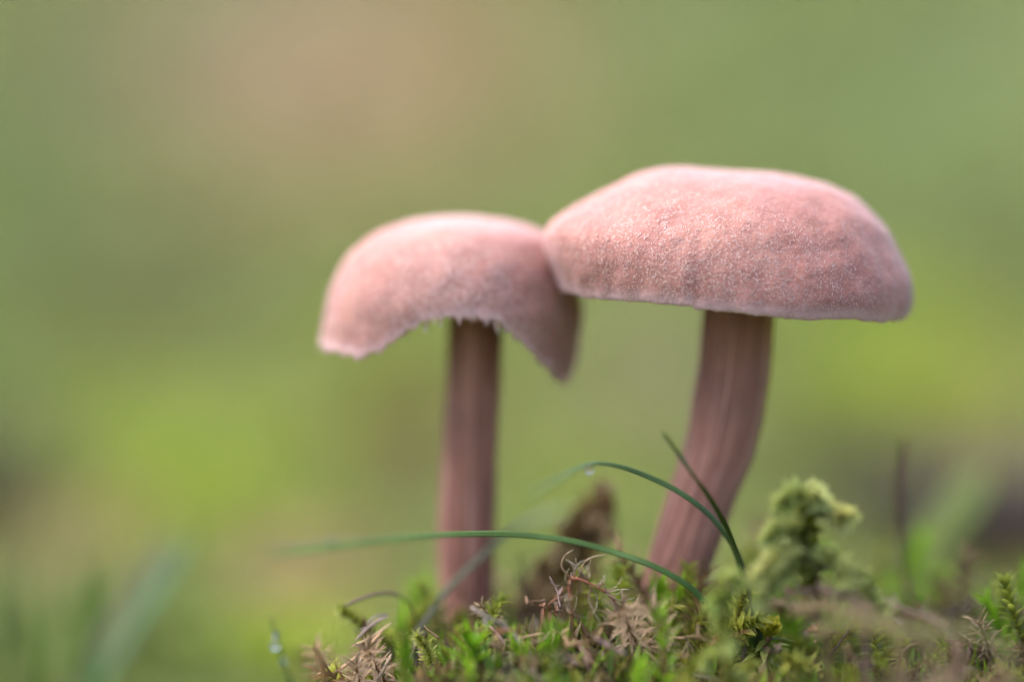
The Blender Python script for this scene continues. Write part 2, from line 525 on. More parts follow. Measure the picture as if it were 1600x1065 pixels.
        fs += [(0, 1, 2, 3), (m * 4 - 1, m * 4 - 2, m * 4 - 3, m * 4 - 4)]
        link('gill', mesh_from('gill', np.array(bv) - np.array(base), fs, False), M_GILL, cap)
    # scurf: thousands of tiny raised flakes and fibres on the cap skin
    nfl = 27000
    SV, SF, SCc, SN = [], [], [], []
    for k in range(nfl):
        j = rnd.integers(0, A); fj = rnd.random()
        u = math.sqrt(rnd.random()) * 0.99 + 0.005
        if rnd.random() > 0.15 + 0.85 * smooth01((u - 0.3) / 0.35): continue
        i = min(T - 2, int(u * (T - 1)))
        o0, n0 = outer_tab[j]; o1, _ = outer_tab[(j + 1) % A]
        a0 = 2 * math.pi * j / A; a1 = 2 * math.pi * (j + 1) / A
        fi = rnd.random()
        r0, z0 = o0[i] * (1 - fi) + o0[i + 1] * fi
        th = a0 + (a1 - a0) * fj
        p = np.array((apex.x + math.cos(th) * r0, apex.y + math.sin(th) * r0, apex.z + z0))
        nr, nz_ = n0[i]
        nrm = np.array((math.cos(th) * nr, math.sin(th) * nr, nz_))
        t1 = np.array((-math.sin(th), math.cos(th), 0)); t2 = np.cross(nrm, t1)
        ang = rnd.uniform(0, 2 * math.pi)
        dr = t1 * math.cos(ang) + t2 * math.sin(ang); sd = np.cross(nrm, dr)
        L = rnd.uniform(0.12, 0.36); w = rnd.uniform(0.02, 0.042); cv = rnd.uniform(-0.14, 0.14)
        lift = rnd.uniform(0.012, 0.035)
        if u > 0.965:                       # the fringe of the rim hangs over the edge
            dr = t2 if t2[2] < 0 else -t2; sd = np.cross(nrm, dr); L *= 2.6 if (not crease and 255 < 360 * j / A < 294 and rnd.random() < .5) else 0.9; lift *= 0.3
        b = len(SV)
        c0 = p - nrm * 0.03
        c1 = p + dr * L * .5 + nrm * lift + sd * cv * .5
        c2 = p + dr * L + nrm * lift * 0.6 + sd * cv
        SV += [c0 - sd * w, c0 + sd * w, c1 + sd * w * .9, c1 - sd * w * .9, c1 + nrm * w * .8, c2]
        SF += [(b, b + 3, b + 4), (b, b + 4, b + 1), (b + 1, b + 4, b + 2), (b + 3, b + 5, b + 4), (b + 4, b + 5, b + 2)]
        br = rnd.uniform(0.85, 1.18)
        cc = np.array((0.63, 0.415, 0.375)) * br if rnd.random() < .85 else np.array((0.55, 0.35, 0.27)) * br
        SCc += [cc * .8, cc * .8, cc, cc, cc, cc * 1.1]; SN += [tuple(nrm)] * 6
    sc = link('scurf', mesh_from('scurf', np.array(SV) - np.array(base), SF, True, np.clip(SCc, 0, .85)), M_SCURF, cap)
    sc.data.normals_split_custom_set_from_vertices(SN)
    sc['kind'] = 'stuff'
    # stem
    S = 48; n = len(stem)
    sv, sf, fib = [], [], []
    for i in range(n):
        c = stem[i, :3]; r = stem[i, 3]
        for k in range(S):
            a = 2 * math.pi * k / S
            f = 1 + 0.05 * noise.noise(Vector((math.cos(a) * 2.2, math.sin(a) * 2.2, i * 0.03 + seed))) \
                  + 0.03 * noise.noise(Vector((math.cos(a) * 5, math.sin(a) * 5, i * 0.06 + seed))) \
                  + 0.04 * noise.noise(Vector((math.cos(a), math.sin(a), i * 0.2)))
            sv.append((c[0] + math.cos(a) * r * f, c[1] + math.sin(a) * r * f, c[2]))
            fib.append((math.cos(a) * r + seed * 3, math.sin(a) * r, i * 0.6))
    for i in range(n - 1):
        for k in range(S):
            sf.append((i * S + k, (i + 1) * S + k, (i + 1) * S + (k + 1) % S, i * S + (k + 1) % S))
    sf.append(tuple(range(S))); sf.append(tuple((n - 1) * S + k for k in reversed(range(S))))
    me = mesh_from('stem', np.array(sv) - np.array(base), sf, True)
    at = me.attributes.new('fibre', 'FLOAT_VECTOR', 'POINT')
    at.data.foreach_set('vector', np.array(fib).ravel())
    link('stem', me, M_STEM, root)
    return root

YR, YL = 12.5, 17.0
apexR = P(1150, 268, YR)
profR = [
    [(0, 0), (3, -.25), (7.3, -.85), (9.6, -1.7), (11.5, -3.0), (13.3, -4.8), (15.3, -8.3), (15.9, -10.3), (15.8, -12), (15.0, -13.3), (13.7, -14.0), (12, -15)],       # right
    [(0, 0), (3, -.1), (7, -.8), (9.8, -2), (12, -4), (13.6, -6.6), (14.4, -9), (14.6, -11), (14.2, -12.6), (13, -13.8), (11, -15)],                             # back
    [(0, 0), (2.9, .25), (6.4, .3), (8.7, -.2), (11, -1.3), (13.3, -2.5), (15.6, -3.8), (17.0, -5.1), (17.2, -7), (16.3, -9.4), (15.3, -11.3), (14.2, -13), (13, -15)],  # left
    [(0, 0), (3, 0), (6.5, -.7), (9.5, -2.2), (11.8, -4.2), (13.3, -6.6), (14.1, -8.8), (14.4, -10.6), (14.2, -12), (13.4, -13.5), (12, -15)],                    # front
]
build_mushroom(apexR, [0, 90, 180, 270], profR,
    [(0, -12.9), (40, -12.1), (90, -11.0), (140, -10.4), (180, -10.6), (215, -10.7), (245, -10.9), (262, -11.2), (285, -11.9), (310, -12.4), (335, -13.0)],
    [(1160, 330, 12.5, 3.2), (1154, 480, 12.5, 3.3), (1150, 540, 12.5, 3.32), (1140, 620, 12.3, 3.35), (1124, 700, 12, 3.3), (1099, 770, 11.6, 3.2), (1076, 840, 11, 3.1), (1056, 900, 10.5, 2.95), (1044, 960, 10, 2.8), (1038, 1040, 10, 2.6)],
    'larger pink mushroom with a broad flat-topped velvety cap and leaning stem', 3, 44, 0.3, crease=(253.0, -0.25))

apexL = P(722, 340, YL)
profL = [
    [(0, 0), (2.3, -.1), (5.8, -.7), (7.5, -1.3), (8.9, -2.4), (10, -4.2), (10.7, -6.5), (11, -9), (10.6, -12), (10, -14), (9.3, -15.5), (8.6, -17)],             # right
    [(0, 0), (3, -.2), (6, -1), (8.3, -2.6), (9.8, -4.8), (10.6, -7), (10.8, -9), (10.6, -12), (10, -17)],                                                      # back
    [(0, 0), (4, -.3), (7, -1.1), (9, -2.3), (10.5, -3.8), (11.5, -5.5), (12.1, -7), (12.5, -9.2), (12.7, -10.6), (13.0, -11.8), (13.1, -13), (13, -17)],        # left
    [(0, 0), (3, -.2), (5.5, -.9), (7.6, -2.3), (9.1, -4.2), (9.9, -6.1), (10.3, -7.7), (10.4, -9), (10.2, -12), (9.6, -17)],                                    # front
]
build_mushroom(apexL, [0, 90, 180, 270], profL,
    [(0, -14.4), (16, -13.2), (36, -9.7), (60, -8.1), (90, -7.7), (125, -7.9), (160, -9.5), (180, -11.3), (205, -11.6), (221, -11.9), (236, -10.5), (247, -9.0), (259, -8.3), (273, -8.1), (286, -8.3), (295, -9.5), (307, -11.3), (317, -12.7), (328, -14.1), (345, -14.6)],
    [(745, 400, 17, 2.3), (743, 500, 17, 2.4), (741, 560, 17, 2.5), (737, 650, 17, 2.55), (733, 750, 17, 2.6), (729, 850, 16.8, 2.6), (730, 930, 16.5, 2.4), (731, 990, 16, 2.3), (732, 1050, 16, 2.1)],
    'smaller pink mushroom with an arched ragged cap edge, tucked behind the flat-topped one', 8, 36, 0.4)

# ------------------------------------------------------------------ grass
def blade_mesh(pts, width, thick=0.22, colour=(0.07, 0.19, 0.035), tipcol=None, facing=Vector((0, -0.35, 1)), fold=0.25, tip=0.08, seg=40, w_prof=None):
    """a closed, folded strap along pts (mm), base last or first as given"""
    c = catmull([tuple(p) for p in pts], seg)
    v, f, col = [], [], []
    for i in range(seg):
        t = i / (seg - 1)
        tg = Vector(c[min(seg - 1, i + 1)] - c[max(0, i - 1)]).normalized()
        side = tg.cross(facing).normalized(); up = side.cross(tg).normalized()
        if w_prof: w = width * 0.5 * np.interp(t, [a for a, _ in w_prof], [b for _, b in w_prof])
        else: w = width * 0.5 * (tip + (1 - tip) * min(1, (t / 0.35)) ** 0.8)
        p = Vector(c[i])
        th = min(thick, w)
        for a, b in ((-1, fold * w), (-.5, fold * w * .4 - th * .4), (0, -th * .6), (.5, fold * w * .4 - th * .4), (1, fold * w), (.5, fold * w * .4 + th * .4), (0, th * .35), (-.5, fold * w * .4 + th * .4)):
            v.append(p + side * a * w + up * b)
            k = np.array(colour) if tipcol is None else np.array(colour) * t + np.array(tipcol) * (1 - t)
            col.append(k * (0.9 + 0.2 * abs(a)))
    for i in range(seg - 1):
        for k in range(8):
            f.append((i * 8 + k, i * 8 + (k + 1) % 8, (i + 1) * 8 + (k + 1) % 8, (i + 1) * 8 + k))
    f += [tuple(range(8)), tuple((seg - 1) * 8 + k for k in reversed(range(8)))]
    return v, f, col

def to_ground(p, depth=1.0):
    return Vector((p.x, p.y, float(H(p.x, p.y)) - depth))

def blade(name, pix, width, label, cat='grass', mat=None, root_to=None, group=None, **kw):
    """pix runs from the tip to the foot; the foot goes down into the ground"""
    pts = [P(*q) for q in pix]
    last = pts[-1]; prev = pts[-2]
    g = to_ground(last)
    if g.z < last.z - 0.5:
        dirv = (last - prev).normalized()
        k = last + dirv * min(3.0, (last.z - g.z) * .5)
        k2 = to_ground(k)
        if k2.z < k.z - .3: pts += [k]
        pts += [Vector((k.x + dirv.x * .6, k.y, k2.z))]
    v, f, col = blade_mesh(pts, width, **kw)
    base = pts[-1]
    v = np.array([tuple(a) for a in v]) - np.array(base)
    o = link(name, mesh_from(name, v, f, True, col), mat or M_GRASS, None, base)
    return tag(o, label, cat, group)

blade('grass_blade', [(418, 862, -24), (470, 857, -21), (540, 850, -17), (640, 840, -10), (720, 835, -4), (800, 835, 0), (880, 843, 1), (950, 860, 1), (1020, 884, 0), (1075, 915, 0), (1110, 950, 0)],
      0.75, 'long dark green grass blade arching across the smaller mushroom stem', colour=(0.04, 0.11, 0.022), tipcol=(0.15, 0.24, 0.08), facing=Vector((0, -.8, .6)),  # tip colour paled to stand for light on that end
      w_prof=[(0, .5), (.05, 1), (.3, 1.0), (.6, .8), (1, .8)])
blade('grass_blade', [(822, 775, -24), (865, 752, -16), (905, 731, -8), (935, 724, -4), (975, 731, -1.5), (1020, 748, 0), (1060, 768, .5), (1100, 797, 1), (1130, 830, 2), (1152, 868, 3), (1165, 930, 3)],
      0.62, 'green grass blade bent at a dew drop in front of the leaning stem', colour=(0.045, 0.10, 0.018), tipcol=(0.15, 0.22, 0.09), facing=Vector((0, -.8, .6)),
      w_prof=[(0, .4), (.08, 1), (.3, .85), (.6, .9), (1, 1)])
blade('grass_blade', [(1036, 676, -9), (1056, 704, -8), (1085, 745, -7), (1115, 790, -5), (1140, 838, -3), (1158, 880, -2), (1172, 940, -1)],
      1.1, 'short straight dark grass blade crossing the leaning stem at a slant', colour=(0.04, 0.065, 0.018), tipcol=(0.07, 0.13, 0.022), w_prof=[(0, .6), (.1, 1), (.6, 1.1), (1, .6)])
blade('grass_blade', [(905, 800, 38), (868, 802, 33), (830, 816, 25), (790, 836, 15), (750, 872, 12), (712, 908, 10), (685, 940, 8), (665, 970, 6)],
      0.85, 'greyish grass blade folded beside the foot of the smaller mushroom stem', colour=(0.06, 0.06, 0.045), tipcol=(0.26, 0.31, 0.22), mat=M_MATT, w_prof=[(0, .5), (.1, 1.3), (.4, 1.3), (.6, .9), (1, .8)])  # lit upper end and dim foot put into the blade colours
blade('grass_blade', [(935, 795, 34), (975, 812, 36), (1012, 842, 38), (1040, 890, 40), (1050, 950, 42)],
      0.8, 'soft green grass blade drooping between the two stems', colour=(0.10, 0.22, 0.05), tipcol=(0.16, 0.30, 0.09), w_prof=[(0, .5), (.1, 1), (1, 1)])
blade('grass_blade', [(424, 962, 8), (430, 990, 8.5), (441, 1025, 9), (452, 1060, 10), (460, 1100, 10)],
      0.62, 'thin upright green grass blade beaded with dew', colour=(0.04, 0.14, 0.06), tipcol=(0.12, 0.26, 0.12), w_prof=[(0, .35), (.15, .75), (.5, 1), (1, 1)])
# blurred grass beyond the hummock
blade('grass_blade', [(272, 842, 62), (235, 905, 60), (195, 975, 58), (160, 1040, 56), (140, 1090, 55)], 3.2,
      'broad grey-green strap-shaped grass blade leaning aside', mat=M_MATT, colour=(0.25, 0.19, 0.14), tipcol=(0.20, 0.24, 0.14), facing=Vector((0.15, -1, .5)), w_prof=[(0, .45), (.1, .75), (.4, 1), (1, .8)])
blade('grass_blade', [(297, 842, 48), (262, 900, 47), (222, 960, 46), (185, 1018, 45), (160, 1060, 44), (140, 1100, 44)], 1.3,
      'narrow deep green grass blade lying along the broad grey-green one', colour=(0.05, 0.15, 0.02), tipcol=(0.10, 0.22, 0.09), w_prof=[(0, .5), (.2, 1), (1, 1)])
BG = 'blurred upright grass behind the mushrooms'
for k, (x0, y0, x1, y1, yy, w, c) in enumerate(((152, 868, 132, 1080, 52, 1.1, (.05, .15, .025)), (44, 945, 48, 1090, 48, 1.5, (.08, .15, .03)),
        (128, 880, 118, 1090, 60, 1.0, (.06, .16, .03)), (6, 900, -10, 1080, 44, 1.3, (.10, .18, .04)), (215, 905, 200, 1090, 66, 1.0, (.08, .17, .04)), (90, 930, 70, 1090, 58, .9, (.12, .22, .04)), (250, 930, 262, 1090, 72, .9, (.12, .22, .03)), (20, 860, 30, 1090, 70, 1.1, (.12, .15, .06)), (180, 850, 170, 1090, 78, 1.0, (.12, .2, .03)), (330, 960, 310, 1090, 60, .8, (.14, .24, .03)))):
    blade('grass_blade', [(x0, y0, yy), ((x0 + x1) / 2 + 4, (y0 + y1) / 2, yy), (x1, y1, yy)], w, 'upright green grass blade standing in the tuft beside the broad grey-green blade',
          colour=c, tipcol=tuple(np.array(c) * 1.5), group='grass tuft behind the smaller mushroom', facing=Vector((.2, -1, .1)), w_prof=[(0, .3), (.2, .9), (1, 1)])
blade('grass_blade', [(1538, 735, 66), (1520, 768, 64), (1490, 810, 62), (1458, 860, 60), (1438, 915, 58), (1430, 985, 56)], 4.2,
      'broad pale green blade curving over the brown leaf', mat=M_MATT, colour=(0.10, 0.15, 0.025), tipcol=(0.15, 0.19, 0.07), facing=Vector((-.5, -1, .4)), w_prof=[(0, .5), (.12, 1.05), (.45, .8), (.75, .9), (1, .7)])
blade('dry_stalk', [(1413, 683, 19), (1407, 740, 19), (1404, 800, 19), (1408, 860, 19), (1417, 915, 19), (1424, 970, 19)], 0.62,
      'bare reddish brown stalk standing upright by itself', 'stalk', mat=M_DEAD, colour=(0.16, 0.085, 0.06), tipcol=(0.19, 0.085, 0.06), thick=.5, fold=.05, w_prof=[(0, .5), (.1, 1), (1, .9)])
blade('dry_stalk', [(812, 864, 12), (818, 890, 12), (824, 925, 12), (830, 970, 12)], 0.38,
      'short thin dark brown stalk beside the smaller mushroom foot', 'stalk', mat=M_DEAD, colour=(0.09, 0.06, 0.035), thick=.3, fold=.05, w_prof=[(0, .6), (1, 1)])
blade('conifer_needle', [(537, 947, 3), (562, 936, 4), (590, 928, 5), (618, 928, 6), (640, 945, 7), (655, 980, 8)], 0.5,
      'purplish brown needle jutting sideways from the green moss clump', 'needle', mat=M_DEAD, colour=(0.17, 0.12, 0.12), tipcol=(0.13, 0.08, 0.07), thick=.35, fold=.1, w_prof=[(0, .5), (.1, 1), (.4, 1), (1, .6)])

# dew: slightly sagging drops
def drop_mesh(r, sag):
    v, f = [], []
    n, m = 14, 9
    for i in range(m):
        ph = math.pi * i / (m - 1)
        for k in range(n):
            a = 2 * math.pi * k / n
            z = math.cos(ph); rr = math.sin(ph) * (1 - .16 * z)
            v.append((r * rr * math.cos(a), r * rr * math.sin(a), r * (z * .95 - sag * (z < 0) * z * z)))
    for i in range(m - 1):
        for k in range(n):
            f.append((i * n + k, (i + 1) * n + k, (i + 1) * n + (k + 1) % n, i * n + (k + 1) % n))
    return mesh_from('dew_drop', v, f)
for px, py, yy, r, lab, grp in ((921, 733, -6.2, .42, 'clear dew drop hanging at the kink of the bent grass blade', None),
        (432, 990, 7.9, .32, 'small dew drop clinging to the thin upright grass blade', 'dew on the upright blade'),
        (429, 1006, 7.9, .45, 'small dew drop clinging to the thin upright grass blade', 'dew on the upright blade'),
        (443, 1031, 8.3, .33, 'small dew drop clinging to the thin upright grass blade', 'dew on the upright blade'),
        (520, 848, -18.5, .5, 'flat dew drop lying on the long arching grass blade', None)):
    tag(link('dew_drop', drop_mesh(r, .15), M_DEW, None, P(px, py, yy)), lab, 'dew drop', grp)

# ------------------------------------------------------------------ moss shoots
def leaf_geo(V, F, C, base, d, up, L, w, curve, col, tipcol, fold=.3):
    """one small keeled moss leaf"""
    side = d.cross(up)
    if side.length < 1e-4: side = Vector((1, 0, 0))
    side.normalize(); up = side.cross(d).normalized()
    b = len(V)
    rows = ((0, .45), (.3, 1.0), (.65, .7), (1, 0))
    for t, ww in rows:
        c = base + d * L * t + up * (curve * L * t * t)
        k = np.array(col) * (1 - t) + np.array(tipcol) * t
        if ww > 0:
            V += [c - side * w * ww + up * w * fold * ww, c - up * w * fold * .3, c + side * w * ww + up * w * fold * ww]; C += [k, k * .85, k]
        else:
            V.append(c); C.append(k)
    for i in range(2):
        o = b + i * 3
        F += [(o, o + 1, o + 4, o + 3), (o + 1, o + 2, o + 5, o + 4)]
    o = b + 6
    F += [(o, o + 1, o + 3), (o + 1, o + 2, o + 3)]

def tube_geo(V, F, pts, rad, S=6):
    b = len(V); n = len(pts)
    for i, p in enumerate(pts):
        p = Vector(p)
        tg = (Vector(pts[min(n - 1, i + 1)]) - Vector(pts[max(0, i - 1)])).normalized()
        s = tg.orthogonal().normalized(); u = tg.cross(s)
        r = rad[i] if hasattr(rad, '__len__') else rad
        for k in range(S):
            a = 2 * math.pi * k / S
            V.append(p + s * math.cos(a) * r + u * math.sin(a) * r)
    for i in range(n - 1):
        for k in range(S):
            F.append((b + i * S + k, b + i * S + (k + 1) % S, b + (i + 1) * S + (k + 1) % S, b + (i + 1) * S + k))
    F += [tuple(b + k for k in reversed(range(S))), tuple(b + (n - 1) * S + k for k in range(S))]

def arr(V): return [tuple(v) for v in V]

def shoot_meshes(h, nl, L, w, open_top, open_low, curve, col, tipcol, rnd, bend=1.0, srad=.16, start=.1):
    az = rnd.uniform(0, 6.28)
    pts = catmull([(0, 0, -1.5), (bend * .15 * math.cos(az), bend * .15 * math.sin(az), h * .35), (bend * .5 * math.cos(az), bend * .5 * math.sin(az), h * .7), (bend * math.cos(az), bend * math.sin(az), h)], 14)
    SV, SF = [], []
    tube_geo(SV, SF, pts, list(np.linspace(srad, srad * .5, 14)), 6)
    V, F, C = [], [], []
    for k in range(nl):
        t = start + (1 - start) * (k / nl) ** .85
        i = min(12.999, t * 13); a = int(i); p = Vector(pts[a] * (1 - (i - a)) + pts[a + 1] * (i - a))
        tg = Vector(pts[a + 1] - pts[a]).normalized()
        th = k * 2.4 + rnd.uniform(-.3, .3)
        s = tg.orthogonal().normalized(); u = tg.cross(s)
        outv = s * math.cos(th) + u * math.sin(th)
        op = open_low * (1 - t) + open_top * t + rnd.uniform(-.15, .15)
        d = (tg * math.cos(op) + outv * math.sin(op)).normalized()
        sz = L * rnd.uniform(.75, 1.15) * (1 - .25 * t)
        br = rnd.uniform(.75, 1.2)
        leaf_geo(V, F, C, p, d, tg, sz, w * rnd.uniform(.8, 1.2), curve * rnd.uniform(.5, 1.4), np.array(col) * br, np.array(tipcol) * br)
    return (mesh_from('stem', arr(SV), SF), mesh_from('leaves', arr(V), F, True, np.clip(C, 0, .8)))

rr = random.Random(11)
PROTO = {}
def proto(kind, k, **kw):
    PROTO.setdefault(kind, []).append(shoot_meshes(rnd=rr, **kw))
for k in range(3):
    proto('pointed', k, h=rr.uniform(4.5, 6), nl=30, L=3.6, w=.34, open_top=.3, open_low=1.0, curve=-.12, col=(.18, .34, .016), tipcol=(.33, .55, .04), bend=1.0)
    proto('feather', k, h=rr.uniform(5.5, 8), nl=80, L=1.9, w=.28, open_top=.5, open_low=1.25, curve=-.35, col=(.26, .31, .025), tipcol=(.48, .51, .12), bend=3.4)
    proto('olive', k, h=rr.uniform(4, 6), nl=60, L=1.7, w=.24, open_top=.5, open_low=1.2, curve=-.25, col=(.23, .25, .03), tipcol=(.38, .39, .09), bend=1.8)
    proto('dead', k, h=rr.uniform(5, 7.5), nl=56, L=2.6, w=.17, open_top=.6, open_low=1.4, curve=-.4, col=(.19, .12, .06), tipcol=(.33, .225, .125), bend=3.6)
SHOOT_MAT = {'pointed': M_MOSS, 'feather': M_MOSS, 'olive': M_MOSS, 'dead': M_DEAD}
SHOOT_LAB = {'pointed': ('bright green pointed-leaved moss shoot on the hummock', 'bright green moss shoots on the hummock'),
             'feather': ('yellow-green feathery moss shoot on the hummock', 'feathery moss shoots on the hummock'),
             'olive': ('short olive green moss shoot on the hummock', 'olive moss shoots on the hummock'),
             'dead': ('withered brown moss shoot with tan leaf tips on the hummock', 'withered moss shoots on the hummock')}

LANDMARKS = (('smaller mushroom foot', (-3.9, 16)), ('leaning stem foot', (13.9, 10)), ('golden bud', (22.3, -.5)), ('curled dry shoot', (6, .5)),
             ('tall branched shoot', (26, -12)), ('bare stalk', (36, 19)), ('purplish needle', (-10, 5)), ('slanting tan stems', (30, -14)), ('star-shaped shoot', (-3.6, -8)))
def where(x, y):
    nm, (a, b) = min(LANDMARKS, key=lambda q: (q[1][0] - x) ** 2 + (q[1][1] - y) ** 2)
    rel = 'in front of' if y < b - 3.5 else ('behind' if y > b + 3.5 else 'beside')
    return f'{rel} the {nm}'

def place_shoot(kind, loc, rz, lean, scale, label=None, group=True, mat=None):
    st, lv = PROTO[kind][rr.randrange(3)]
    lab, grp = SHOOT_LAB[kind]
    lab = lab.replace(' with tan leaf tips', '').replace('on the hummock', ('leaning well over ' if lean > .55 else '') + where(loc[0], loc[1]))
    e = empty('moss_shoot', loc, label or lab, 'moss', grp if group else None)
    e.rotation_euler = (lean * math.cos(rz), lean * math.sin(rz), rr.uniform(0, 6.28))
    e.scale = (scale, scale, scale)
    link('stem', st, M_MSTEM, e)
    o = link('leaves', lv, SHOOT_MAT[kind], e); o['kind'] = 'stuff'
    return e

def kind_at(x, y):
    """which moss grows where on the hummock"""
    n = noise.noise(Vector((x * .09, y * .09, 2.0))) + rr.uniform(-.35, .35)
    px = x * 18 + 800
    if px < 620: return 'dead' if n > -.15 else 'feather'
    if 770 < px < 860 and y > 0: return 'dead' if n > -.2 else 'olive'
    if px > 1230 and y < 4: return 'dead' if n > 0.0 else ('feather' if n > -.3 else 'olive')
    return 'pointed' if n > .2 else ('feather' if n > -.15 else ('olive' if n > -.4 else 'dead'))

placed, tries = [], 0
while len(placed) < 240 and tries < 20000:
    tries += 1
    x, y = rr.uniform(-19, 60), rr.uniform(-26, 30)
    if np.hypot((x - 22) / 42, (y - 2) / 31) > 1: continue
    if math.hypot(x - P(731, 990, 16).x, y - 16) < 3.2 or math.hypot(x - P(1044, 960, 10).x, y - 10) < 4.0: continue
    if any((x - a) ** 2 + (y - b) ** 2 < 2.9 ** 2 for a, b in placed): continue
    if any(abs(x - q[1][0]) < 2.6 and q[1][1] - 9 < y < q[1][1] + 2 for q in LANDMARKS if 'mushroom' not in q[0] and 'stem' not in q[0]) and rr.random() < .8: continue
    if any(abs(x - a) < w and b - 14 < y < b + 1 for a, b, w in ((6.3, .5, 4.6), (22.3, -1.5, 3.0), (-3.6, -8, 3.0))) and rr.random() < .93: continue
    placed.append((x, y))
    k = kind_at(x, y)
    sc = rr.uniform(.6, 1.1) * (0.85 if y < -6 else 1) * (.62 if -9 < x < 1.5 and y < 16 else (1.12 if x > 8 and -6 < y < 14 else 1))
    sc *= 0.95 + 0.75 * noise.noise(Vector((x * .13, y * .13, 9.0)))
    place_shoot(k, (x, y, float(H(x, y)) - .3), rr.uniform(0, 6.28), rr.uniform(0, .35 if k == 'pointed' else .95), sc)

# the brown and green clump that hangs over the edge of the hummock
for k in range(16):
    px, y = rr.uniform(545, 665), rr.uniform(-4, 6)
    x = P(px, 1000, y).x
    e = place_shoot('dead' if k % 3 else 'feather', (x, y, float(H(x, y)) - .2), 0, 0, rr.uniform(.8, 1.05), label=('withered brown' if k % 3 else 'yellow-green') + ' moss shoot hanging over the edge under the purplish needle')
    e.rotation_euler = (rr.uniform(-.4, .3), rr.uniform(-1.0, -.1), 0)

# moss closing round the foot of the leaning stem
for px, y, kind, sc, ln in ((985, 3, 'feather', 1.0, .3), (1008, 1, 'olive', 1.15, .2), (1028, 4, 'pointed', .95, .2), (1046, 2, 'feather', 1.0, .4), (1062, 0, 'olive', 1.1, .1), (1082, 3, 'feather', 1.05, .2),
                            (1100, 1, 'dead', 1.2, .3), (1118, 3, 'pointed', 1.0, .1), (1150, 2, 'feather', 1.1, .2), (1172, 4, 'pointed', 1.05, .2), (1015, 6, 'dead', 1.2, .2), (1195, 5, 'olive', 1.2, .2)):
    x = P(px, 1000, y).x
    place_shoot(kind, (x, y, float(H(x, y)) - .3), rr.uniform(0, 6.28), ln, sc)

# taller shoots on the near slope of the hummock
for px, y, kind, sc in ((560, -32, 'pointed', 1.1), (628, -30, 'pointed', 1.35), (705, -34, 'pointed', 1.2), (790, -30, 'feather', 1.2), (868, -36, 'pointed', 1.7), (1000, -32, 'pointed', 1.35),
                        (1080, -36, 'feather', 1.5), (1130, -30, 'olive', 1.7), (1150, -38, 'feather', .9), (1290, -30, 'dead', 1.2), (1350, -34, 'feather', 1.6), (1400, -30, 'dead', 1.7),
                        (1450, -36, 'feather', 1.7), (1500, -28, 'olive', 1.6), (1560, -34, 'pointed', 1.5), (1590, -28, 'feather', 1.6), (965, -28, 'dead', .9), (1250, -34, 'olive', 1.0)):
    x = P(px, 1000, y).x
    place_shoot(kind, (x, y, float(H(x, y)) - .3), rr.uniform(0, 6.28), rr.uniform(0, .35), sc)

# tangle of dead stems and bits lying through the moss: nobody could count it
def build_tangle():
    V, F, C = [], [], []
    rnd = random.Random(21)
    pal = ((.15, .09, .05), (.26, .17, .09), (.33, .25, .15), (.17, .12, .12), (.20, .09, .05), (.28, .24, .22), (.09, .06, .04))
    for k in range(380):
        x, y = rnd.uniform(-19, 62), rnd.uniform(-28, 30)
        if math.hypot((x - 22) / 43, (y - 2) / 32) > 1: continue
        z = float(H(x, y)) + rnd.uniform(.3, 4.6) * (1 if rnd.random() < .7 else .5)
        a = rnd.uniform(0, 6.28); L = rnd.uniform(1.5, 5); el = rnd.uniform(-.5, .6)
        d = Vector((math.cos(a) * math.cos(el), math.sin(a) * math.cos(el), math.sin(el)))
        s_ = Vector((-math.sin(a), math.cos(a), rnd.uniform(-.5, 1)))
        p = Vector((x, y, z)); cv = rnd.uniform(-.3, .3) * L
        pts = catmull([tuple(p - d * L * .5), tuple(p - d * L * .15 + s_ * cv * .5), tuple(p + d * L * .2 + s_ * cv * .55), tuple(p + d * L * .5 + s_ * rnd.uniform(-.2, .2) * L)], 8)
        n0 = len(V); c = np.array(pal[rnd.randrange(7)]) * rnd.uniform(.8, 1.2)
        tube_geo(V, F, pts, list(np.linspace(1, .4, 8) * rnd.uniform(.07, .24)), 5)
        if rnd.random() < .5:
            Cq = []
            for m in range(rnd.randrange(4, 12)):
                q = Vector(pts[rnd.randrange(1, 8)]); dd = (d * rnd.uniform(.2, 1) + Vector((rnd.uniform(-1, 1), rnd.uniform(-1, 1), rnd.uniform(-1, 1)))).normalized()
                leaf_geo(V, F, Cq, q, dd, Vector((0, 0, 1)), rnd.uniform(.7, 1.8), .16, -.2, c, c * 1.5)
        C += [c] * (len(V) - n0)
    o = link('moss_litter', mesh_from('moss_litter', arr(V), F, True, np.clip(C, 0, .8)), M_DEAD)
    o['kind'] = 'stuff'
    tag(o, 'tangle of dead brown and grey moss stems lying through the green moss', 'moss litter')
build_tangle()

# low undergrowth between the shoots
def build_under():
    n = 2600
    x = RNG.uniform(-20, 66, n); y = RNG.uniform(-32, 38, n)
    k = np.hypot((x - 22) / 46, (y - 4) / 36) < 1
    x, y = x[k], y[k]
    pal = np.array([(.15, .23, .025), (.20, .22, .035), (.17, .11, .055), (.24, .18, .08), (.17, .27, .025)])
    col = pal[RNG.integers(0, 5, len(x))]
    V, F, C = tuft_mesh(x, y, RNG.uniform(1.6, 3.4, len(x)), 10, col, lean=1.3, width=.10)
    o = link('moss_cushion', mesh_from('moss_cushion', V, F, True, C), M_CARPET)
    o['kind'] = 'stuff'
    tag(o, 'low tangled green and brown moss cushion at the mushroom feet', 'moss')
build_under()

# ------------------------------------------------------------------ single plants one can pick out
def foot(px, y): 
    x = P(px, 1000, y).x
    return Vector((x, y, float(H(x, y)) - .6))

